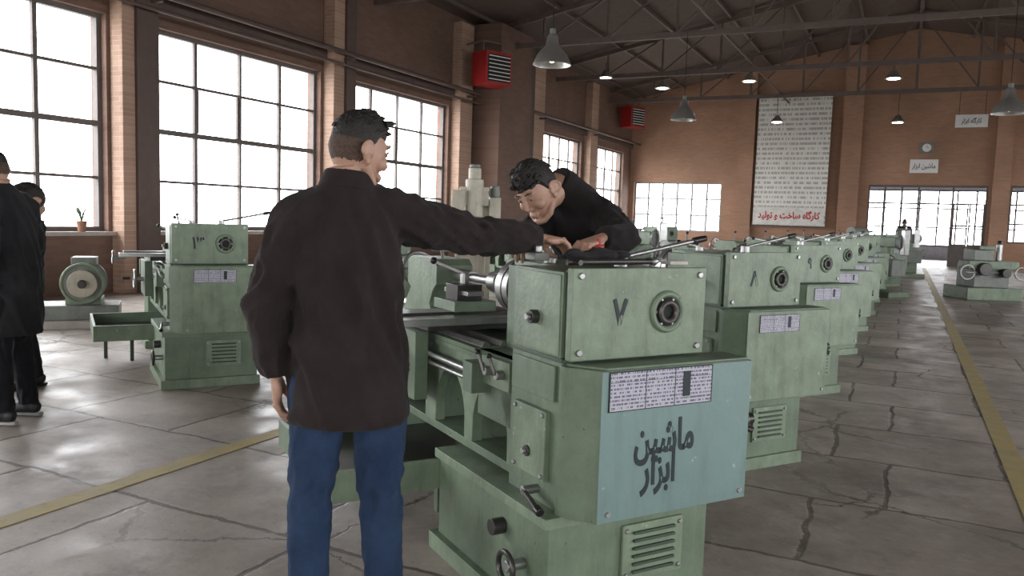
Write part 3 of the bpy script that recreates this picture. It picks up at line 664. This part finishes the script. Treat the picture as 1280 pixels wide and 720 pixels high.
def head(parent, c, fwd, up, neck_base, hair='fade', vox=.0035):
    R = frame(fwd, up); c = V(c); T = Matrix.Translation(c) @ R.to_4x4()
    mb = MB(); mb.M = T
    def grid(fn, nu=48, nv=32):
        vs = []; fs = []
        for i in range(nv+1):
            th = math.pi*i/nv
            for j in range(nu):
                ph = 2*math.pi*j/nu; vs.append(fn((math.sin(th)*math.cos(ph), math.sin(th)*math.sin(ph), math.cos(th))))
        for i in range(nv):
            for j in range(nu): fs.append((i*nu+j, (i+1)*nu+j, (i+1)*nu+(j+1)%nu, i*nu+(j+1)%nu))
        return vs, fs
    vs, fs = grid(skull)
    mb.add(vs, fs, M_skin)
    mb.ell((0,.066,-.097),(.025,.020,.017), M_skin)
    for sx in (-1,1):
        mb.ell((sx*.038,.057,-.022),(.027,.024,.025), M_skin)
        mb.tube([(sx*.062,-.0,-.042),(sx*.047,.042,-.084),(sx*.015,.069,-.103)],[.015,.014,.012],M_skin,n=10)
        mb.ell((sx*.029,.078,.036),(.021,.010,.007), M_skin)
        mb.ell((sx*.010,.092,-.028),(.0075,.009,.0065), M_skin, nu=10, nv=8)
        E = Matrix.Rotation(sx*.42, 3, 'Z')
        mb.ell((sx*.083,-.014,-.002),(.0065,.019,.031), M_skin, E); mb.torus((sx*.088,-.017,.006),(1,sx*.45,0),.0180,.0048,M_skin,n=20,k=8,sx=1.35)
        mb.ell((sx*.079,-.002,-.030),(.009,.011,.012), M_skin); mb.ell((sx*.076,.004,-.006),(.009,.009,.011), M_skin)
    mb.tube([(0,.083,.030),(0,.092,.004),(0,.101,-.020),(0,.095,-.033)],[(.0065,.007),(.0080,.009),(.0095,.0100),(.007,.007)],M_skin,n=12)
    mb.ell((0,.080,-.062),(.023,.0115,.016), M_skin)
    mb.M = Matrix.Identity(4)
    jn = c + R@V((0,-.030,-.050)); nb = V(neck_base)
    mb.tube([nb-(jn-nb)*.2, nb, nb.lerp(jn,.5), jn],[(.066,.066),(.062,.063),(.058,.061),(.056,.060)],M_skin,n=20)
    skinobj(mb, 'head', parent, vox, 2)
    def info(d):
        x, y, z = d
        yy = max(0, min(1, (y+.25)/.7)); lo = -.34 if hair == 'fade' else -.46
        line = lo + (.46-lo)*(yy*yy*(3-2*yy))
        line += .03*noise.noise(V(d)*9)
        return line
    def hfn(d):
        x, y, z = d; p = skull(d); t = (z-info(d))/.22
        if t < 0: k = 1-.10*min(1, -t*2)-.01
        else:
            top = max(0, z); fr = max(0, y)
            if hair == 'fade':
                u = max(0, min(1, (z-.18)/.5)); u = u*u*(3-2*u); th = .012 + .125*u + .09*fr*top
            else: th = .05 + .17*min(1, t*.8)*(top**.7) + .10*fr*top + .05*max(0,-y)
            th += (.030 if hair == 'fade' else .04)*noise.noise(V((x*16, y*4, z*6)))*top + .03*noise.noise(V(d)*5)*top
            k = 1+min(1, t*1.6)*th
        return p*k
    hb = MB(); hb.M = T; nu, nv = 96, 64; v2, f2 = grid(hfn, nu, nv)
    if hair == 'fade':
        lo_, hi_ = [], []
        for f in f2:
            z = sum(math.cos(math.pi*(i//nu)/nv) for i in f)/4
            (hi_ if z > .24+.05*noise.noise(V((f[0]*.37, 0, 0))) else lo_).append(f)
        hb.add(v2, hi_, M_hair); hb.add(v2, lo_, M_fade)
        for i in range(110):
            a = random.uniform(-math.pi, math.pi); el = random.uniform(.55, 1.5)
            d = V((math.cos(a)*math.cos(el), math.sin(a)*math.cos(el), math.sin(el))); p = V(hfn(d))
            fl = V((random.uniform(-.3,.3), .8, .25)) if d.y > -.3 else V((random.uniform(-.3,.3), -.3, -.5))
            ln = random.uniform(.014,.024)
            hb.tube([p*.95, p*.995+fl.normalized()*ln*.5, p*.99+fl.normalized()*ln],[.006,.005,.001],M_hair,n=5)
        for i in range(14):
            x = -.042+.084*i/13; hb.tube([(x,.050,.100),(x*.97,.072,.109),(x*.9,.088,.112+.005*random.random())],[.011,.010,.002],M_hair,n=7)
    else:
        hb.add(v2, f2, M_hair)
        for i in range(90):
            a = random.uniform(-math.pi, math.pi); el = random.uniform(.5, 1.4)
            d = V((math.cos(a)*math.cos(el), math.sin(a)*math.cos(el), math.sin(el))); p = V(hfn(d))
            fl = V((random.uniform(-.5,.5), .9, .05)) if d.y > -.2 else V((random.uniform(-.4,.4), -.5, -.5))
            ln = random.uniform(.018,.030)
            hb.tube([p*.94, p*.985+fl.normalized()*ln*.5, p*.97+fl.normalized()*ln],[.008,.007,.002],M_hair,n=6)
    hb.obj('hair', parent)
    fb = MB(); fb.M = T
    for sx in (-1,1):
        fb.ell((sx*.029,.0765,.014),(.0125,.0085,.0055), M_eye, nu=14, nv=10); fb.ell((sx*.029,.0825,.0135),(.0052,.0035,.0050), M_iris, nu=12, nv=8)
        fb.tube([(sx*.014,.0875,.0385),(sx*.029,.0885,.0435),(sx*.046,.078,.0375)],[.0026,.0036,.0018],M_hair,n=8)
        fb.tube([(sx*.015,.083,.017),(sx*.029,.0865,.0195),(sx*.045,.075,.0150)],[.0028,.0040,.002],M_skin,n=8)
        fb.tube([(sx*.016,.083,.010),(sx*.029,.0848,.0080),(sx*.044,.075,.011)],[.002,.0025,.002],M_skin,n=8)
    fb.tube([(-.020,.0840,-.061),(-.008,.0905,-.059),(0,.0902,-.060),(.008,.0905,-.059),(.020,.0840,-.061)],[.0012,.0026,.0024,.0026,.0012],M_lip,n=8)
    fb.tube([(-.018,.0840,-.0635),(0,.090,-.066),(.018,.0840,-.0635)],[.0012,.0034,.0012],M_lip,n=8)
    fb.obj('facial_features', parent)

def hand(parent, name, wrist, fdir, back, side, curl=(.35,.4,.45,.5), thumb=.3, scale=1.0, spread=.06):
    R = frame(fdir, back); T = Matrix.Translation(V(wrist)) @ R.to_4x4() @ Matrix.Scale(scale, 4)
    mb = MB(); mb.M = T; s = -side
    mb.tube([(0,-.05,0),(0,0,0),(0,.025,0),(0,.06,0),(0,.088,-.001)],[(.025,.020),(.026,.018),(.034,.0165),(.040,.0150),(.040,.0125)],M_skin,n=18)
    mb.ell((s*.024,.035,-.010),(.017,.030,.014),M_skin); mb.ell((-s*.026,.035,-.008),(.013,.032,.012),M_skin)
    roots = [(s*.030,.086),(s*.0105,.092),(-s*.010,.089),(-s*.028,.080)]; lens = [.072,.080,.075,.058]
    for i, ((rx, ry), L_) in enumerate(zip(roots, lens)):
        p = V((rx, ry-.02, -.001)); an = -.05; sp = (rx/.03)*spread; pts = [p]; rr = [.0105]; p = V((rx, ry, 0)); pts.append(p); rr.append(.0105)
        for q, fr in enumerate((.45,.31,.24)):
            an -= curl[i]*(1.0 if q == 0 else 1.25)
            d = V((sp*math.cos(an), math.cos(an), math.sin(an))); p = p+d*L_*fr; pts.append(p); rr.append((.0092,.0083,.0066)[q])
        mb.tube(pts, rr, M_skin, (1,0,0), 12)
        mb.ell(pts[-1], .0068, M_skin, nu=10, nv=8)
        mb.ell(pts[1]+V((0,0,.004)), .0095, M_skin, nu=10, nv=8)
    p0 = V((s*.018,.018,-.006)); p1 = V((s*.040,.045,-.012-thumb*.01)); p2 = p1+V((s*.020*(1-thumb),.030,-.012-thumb*.02)); p3 = p2+V((s*.004-s*thumb*.02,.024,-.010*thumb-.003))
    mb.tube([p0,p1,p2,p3],[.0145,.0135,.0112,.0082],M_skin,(0,0,1),12); mb.ell(p3,.0082,M_skin,nu=10,nv=8)
    return skinobj(mb, name, parent, .003, 2)

def person(name, loc, yaw, spine, side_lo, side_hi, arms, legs, headspec, coat, trous, hands=None, sole=M_shoe, quality=1, pel=None, hem=True):
    e = empty(name, loc, yaw); q = .008 if quality else .02; sd0 = len(name)*1.7
    mb = MB(); n = len(spine); sds = [V(side_lo).lerp(V(side_hi), i/(n-1)) for i in range(n)]
    mb.cloth([s[0] for s in spine], [(s[1], s[2]) for s in spine], coat, sds, 72, .010, .16, 5.5, sd0, [(.45,.16,.09),(.0,.06,-.06),(1.0,.12,-.12)], 1.8)
    for ai, (sh, el, wr, r) in enumerate(arms):
        sh, el, wr = V(sh), V(el), V(wr); cuff = el.lerp(wr, .93); core = V(spine[-3][0])
        pts = [core.lerp(sh,.40), sh.lerp(core,.10), sh.lerp(el,.14), sh.lerp(el,.5), el.lerp(sh,.06), el.lerp(cuff,.5), cuff]
        mb.cloth(pts, [.070*r,.076*r,.078*r,.070*r,.064*r,.058*r,.047*r], coat, (.1,.3,1), 40, .008, .20, 11, sd0+ai*9, [(.58,.13,.28),(.93,.07,.22),(.25,.1,.08),(1.0,.03,-.2)], 1.1)
        mb.ell(sh.lerp(core,.05), .071*r, coat)
    skinobj(mb, 'coat', e, q, 2)
    top = V(spine[-1][0]); prev = V(spine[-2][0])
    cb = MB(); dd = (top-prev).normalized(); cb.tube([prev-dd*.02, prev+dd*.01, top+dd*.012],[(spine[-2][1]+.008,spine[-2][2]+.010),(spine[-2][1]+.000,spine[-2][2]+.004),(spine[-1][1]-.003,spine[-1][2]-.001)],coat,side_hi,28)
    skinobj(cb, 'collar', e, .006, 2, .004)
    mb = MB(); hp = V(pel) if pel else (V(legs[0][0])+V(legs[1][0]))/2
    mb.ell(hp+V((0,0,.03)), (.155,.115,.13), trous, Matrix.Rotation(math.atan2(V(side_lo).y, V(side_lo).x), 3, 'Z'))
    for li, (hip, kn, an) in enumerate(legs):
        hip, kn, an = V(hip), V(kn), V(an)
        mb.cloth([hip+V((0,0,.05)), hip, hip.lerp(kn,.5), kn, kn.lerp(an,.35), kn.lerp(an,.8), an+V((0,0,-.01))],[.083,.090,.080,.068,.066,.059,.060],trous,(1,0,0),40,.009,.16,9,sd0+li*5,[(.45,.08,.20),(.93,.10,.25),(.12,.12,.14)],1.2)
    skinobj(mb, 'trousers', e, q, 2)
    for i, (hip, kn, an) in enumerate(legs):
        an = V(an); fd = V(headspec.get('feet', (0,1,0))) if not isinstance(headspec.get('feet'), list) else V(headspec['feet'][i]); fd.z = 0; fd.normalize()
        g = V((an.x, an.y, 0)); sd = V((fd.y, -fd.x, 0)); mb = MB()
        mb.tube([g-fd*.07+V((0,0,.05)), g-fd*.05+V((0,0,.055)), g+V((0,0,.06)), g+fd*.08+V((0,0,.048)), g+fd*.15+V((0,0,.038)), g+fd*.19+V((0,0,.03))],
                [(.025,.03),(.036,.045),(.040,.050),(.046,.038),(.042,.028),(.022,.016)], M_shoe, tuple(sd), 18)
        mb.cyl(g+V((0,0,.05)), g+V((0,0,.11)), .045, M_shoe)
        skinobj(mb, 'shoe', e, .006, 4)
        sb = MB(); sb.tube([g-fd*.085+V((0,0,.013)), g-fd*.06+V((0,0,.013)), g+fd*.07+V((0,0,.013)), g+fd*.15+V((0,0,.013)), g+fd*.20+V((0,0,.014))],[(.022,.012),(.038,.013),(.047,.013),(.042,.013),(.018,.011)],sole,tuple(sd),16); sb.obj('sole', e)
    head(e, headspec['c'], headspec['fwd'], headspec.get('up', (0,0,1)), headspec['nb'], headspec.get('hair', 'fade'), .0035 if quality else .008)
    for h in (hands or []): hand(e, *h)
    return e

YAW = math.radians(26)
person('man_reaching', (-1.52,1.98,0), YAW,
  [((.0,.0,.725),.172,.128),((.0,.0,.745),.184,.140),((.0,.0,.90),.178,.138),((-.01,0,1.06),.168,.130),((-.015,.0,1.24),.178,.132),((-.015,.02,1.35),.158,.106),((-.015,.02,1.42),.114,.086),((-.014,.022,1.458),.084,.076),((-.012,.026,1.484),.078,.074)],
  (1,.08,0), (.93,.34,0),
  [((-.155,-.03,1.345),(-.238,-.07,1.085),(-.222,-.01,.86),1.0),((.145,.09,1.365),(.37,.235,1.310),(.595,.405,1.306),1.06)],
  [((-.09,0,.83),(-.115,.0,.47),(-.12,-.02,.09)),((.09,.01,.83),(.10,.03,.47),(.12,.05,.09))],
  dict(c=(.012,.040,1.560), fwd=(.76,.62,-.20), nb=(-.010,.022,1.455), feet=[(-.1,1,0),(.35,1,0)]),
  M_coat, M_jeans,
  hands=[('left_hand', (-.222,-.008,.86), (.02,.10,-1), (-1,-.2,0), -1, (.28,.32,.36,.42), .2, 1.0),
         ('right_hand', (.595,.405,1.304), (.84,.52,-.13), (-.05,.15,1), 1, (.36,.40,.43,.48), .55, 1.0)])
person('man_leaning', (-1.18,3.43,0), YAW,
  [((.03,.03,.76),.165,.125),((.02,.02,.80),.172,.130),((0,0,.95),.168,.130),((-.065,-.055,1.15),.160,.128),((-.14,-.12,1.32),.180,.130),((-.185,-.155,1.42),.158,.105),((-.225,-.19,1.482),.105,.085),((-.25,-.212,1.512),.078,.074),((-.268,-.228,1.53),.072,.069)],
  (.65,-.76,0), (.65,-.76,0),
  [((-.28,-.03,1.39),(-.40,-.27,1.28),(-.41,-.48,1.29),.92),((-.07,-.27,1.385),(.0,-.47,1.300),(-.12,-.60,1.305),.92)],
  [((-.06,.06,.84),(-.08,.07,.47),(-.08,.10,.09)),((.07,-.04,.84),(.08,-.02,.47),(.10,.02,.09))],
  dict(c=(-.352,-.312,1.482), fwd=(-.50,-.64,-.62), up=(-.40,-.25,.9), nb=(-.262,-.222,1.50), feet=(-.76,-.65,0), hair='full'),
  M_coat2, M_trous,
  hands=[('right_hand', (-.41,-.48,1.29), (-.1,-1,-.2), (-.1,-.2,1), 1, (.4,.45,.5,.5), .4, .98),
         ('left_hand', (-.12,-.60,1.305), (-.75,-.6,-.25), (-.1,-.2,1), -1, (.4,.45,.5,.5), .4, .98)])
person('man_standing', (-4.98,3.08,0), YAW,
  [((.02,.0,.55),.16,.15),((.02,.0,.57),.172,.155),((.02,0,.85),.162,.145),((.02,0,1.06),.152,.138),((.0,.0,1.24),.170,.130),((-.02,.0,1.345),.155,.104),((-.045,.0,1.42),.108,.085),((-.065,.0,1.46),.076,.072),((-.072,.0,1.485),.071,.069)],
  (.25,1,0), (.25,1,0),
  [((-.03,-.17,1.34),(.02,-.225,1.08),(-.10,-.20,.86),1.0),((.01,.17,1.34),(.02,.225,1.08),(-.12,.2,.92),1.0)],
  [((0,-.09,.83),(-.01,-.10,.47),(.02,-.12,.09)),((.0,.09,.83),(.0,.10,.47),(.03,.12,.09))],
  dict(c=(-.080,.0,1.557), fwd=(-.95,.1,-.25), nb=(-.060,0,1.45), feet=(-1,.1,0)),
  M_coat3, M_trous, sole=M_sole,
  hands=[('left_hand', (-.10,-.20,.86), (-.5,0,-.8), (.2,-1,0), -1, (.4,.4,.45,.5), .3),('right_hand', (-.12,.2,.92), (-.8,-.1,-.4), (.1,1,.2), 1, (.4,.4,.45,.5), .3)])
person('man_stooping', (-5.80,3.70,0), YAW,
  [((-.02,.0,.70),.15,.13),((-.02,.0,.72),.16,.135),((-.02,0,.88),.158,.13),((.0,-.02,1.0),.150,.125),((.04,-.06,1.13),.160,.122),((.07,-.09,1.20),.145,.102),((.10,-.12,1.26),.098,.083),((.12,-.14,1.295),.074,.070),((.13,-.15,1.315),.069,.067)],
  (.9,-.4,0), (.9,-.4,0),
  [((-.10,-.02,1.18),(-.16,-.16,.95),(-.16,-.36,.88),.9),((.18,-.15,1.18),(.17,-.28,.95),(.02,-.42,.88),.9)],
  [((-.08,.03,.78),(-.09,-.04,.43),(-.10,.05,.09)),((.06,-.04,.78),(.06,-.10,.43),(.06,.0,.09))],
  dict(c=(.17,-.19,1.375), fwd=(-.6,-.7,-.45), nb=(.13,-.14,1.29), feet=(-.4,-.9,0), hair='full'),
  M_coat2, M_trous,
  hands=[('left_hand', (.02,-.42,.88), (-.4,-.8,-.3), (0,-.2,1), -1),('right_hand', (-.16,-.36,.88), (.1,-.9,-.3), (0,-.2,1), 1)])
person('man_distant', (-.05,32.3,0), .2,
  [((.0,.0,.72),.160,.125),((.0,.0,.74),.176,.135),((.0,.0,.90),.170,.135),((0,0,1.06),.165,.125),((0,.0,1.24),.180,.13),((0,0,1.355),.170,.108),((0,0,1.425),.112,.085),((0,.0,1.465),.076,.070),((0,0,1.49),.070,.068)],
  (1,0,0), (1,0,0),
  [((-.19,0,1.355),(-.24,0,1.08),(-.22,.08,.84),1.0),((.19,0,1.355),(.24,0,1.08),(.22,.08,.84),1.0)],
  [((-.09,0,.83),(-.10,.0,.47),(-.11,0,.09)),((.09,.0,.83),(.10,.0,.47),(.11,.0,.09))],
  dict(c=(0,.03,1.585), fwd=(.3,1,0), nb=(0,.01,1.46)), M_coat3, M_trous, quality=0,
  hands=[('left_hand', (-.22,.08,.84), (0,.1,-1), (-1,0,0), -1),('right_hand', (.22,.08,.84), (0,.1,-1), (1,0,0), 1)])

# ------------------------------------------------------------------ clutter on the front headstock (lathe coordinates)
LM = Matrix.Translation((-.93,2.33,-.028)) @ Matrix.Rotation(LROT, 4, 'Z')
M_rag = cloth('oily_rag', (.03,.028,.03), .05)
mb = MB(); mb.M = LM
for i in range(22):
    a = random.random()*6.28; r = random.random()
    mb.ell((.24+.12*r*math.cos(a), .19+.07*r*math.sin(a), 1.270+.022*random.random()), (.03+.02*random.random(), .025+.015*random.random(), .010+.010*random.random()), M_rag, nu=10, nv=6)
skinobj(mb, 'oily_rag', None, .006, 3)
mb = MB(); mb.M = LM
mb.cyl((.02,.06,1.266),(.36,.03,1.270),.010,M_oily); mb.cyl((.05,.025,1.266),(.05,.09,1.266),.009,M_oily); mb.ell((.35,.03,1.270),.014,M_steel)
mb.obj('chuck_key')
mb = MB(); mb.M = LM
mb.beam((.42,.12,1.262),(.50,.20,1.262),.022,.008,M_steel); mb.torus((.41,.115,1.263),(0,0,1),.018,.006,M_steel); mb.torus((.51,.205,1.263),(0,0,1),.018,.006,M_steel)
mb.obj('spanner')
mb = MB(); mb.M = LM
mb.box(.02,.08,.26,.33,1.258,1.285,M_grey); mb.cyl((.05,.29,1.285),(.05,.29,1.31),.014,M_steel)
mb.obj('tool_block', None, .004)
mb = MB(); mb.M = LM; mb.box(.43,.51,.04,.09,1.258,1.27,mat('paper_note', (.6,.57,.5), .8)); mb.obj('notepad', None, .002)
mb = MB(); mb.M = LM
mb.cyl((.335,.335,1.262),(.335,.335,1.310),.022,M_red,n=20); mb.cyl((.335,.335,1.310),(.335,.335,1.335),.012,M_red,n=16); mb.torus((.335,.335,1.31),(0,0,1),.019,.004,M_red)
mb.cyl((.29,.30,1.262),(.29,.30,1.30),.016,M_red,n=16)
mb.obj('oil_can')

# ------------------------------------------------------------------ light
w = bpy.data.worlds.new('overcast'); sc.world = w; w.use_nodes = True
bg = w.node_tree.nodes['Background']; bg.inputs[0].default_value = (.96,.97,1,1); bg.inputs[1].default_value = 10.5
def portal(loc, sx, sy, rot):
    l = bpy.data.lights.new('sky_portal','AREA'); l.shape = 'RECTANGLE'; l.size = sx; l.size_y = sy; l.cycles.is_portal = True
    o = bpy.data.objects.new('sky_portal', l); COL.objects.link(o); o.location = loc; o.rotation_euler = rot
for a, b_ in winY:
    portal((WL-.36, (a+b_)/2, (SILL+HEAD)/2), HEAD-SILL, b_-a, (0, -math.pi/2, 0))
    portal((WR+.36, (a+b_)/2, (SILL+HEAD)/2), HEAD-SILL, b_-a, (0, math.pi/2, 0))
for a, b_ in ((-8,-3),(3,8)): portal(((a+b_)/2, YF-.36, 2.57), b_-a, 3.25, (math.pi/2, 0, 0))
for x in (BWIN, CWIN): portal(((x[0]+x[1])/2, YB+.36, 2.0), 3.8, 2.1, (-math.pi/2, 0, 0))
portal((.5, YB+7.35, 1.9), 9, 2.6, (-math.pi/2, 0, 0))

# ------------------------------------------------------------------ camera
psi = math.radians(26.0); th = math.atan(.09); rho = .0314
Rv = V((math.cos(psi), math.sin(psi), 0)); Fv = V((-math.sin(psi), math.cos(psi), 0)); Z = V((0,0,1))
a = Fv*math.cos(th)-Z*math.sin(th); up = Fv*math.sin(th)+Z*math.cos(th)
r2 = Rv*math.cos(rho)+up*math.sin(rho); u2 = up*math.cos(rho)-Rv*math.sin(rho)
cam = bpy.data.cameras.new('camera'); cam.lens = 28.125; cam.sensor_width = 36; cam.clip_start = .05; cam.clip_end = 300
co = bpy.data.objects.new('camera', cam); COL.objects.link(co)
Mx = Matrix((r2, u2, -a)).transposed().to_4x4(); Mx.translation = V((0,0,1.38)); co.matrix_world = Mx
sc.camera = co
sc.view_settings.view_transform = 'Standard'; sc.view_settings.look = 'None'; sc.view_settings.exposure = 0.15
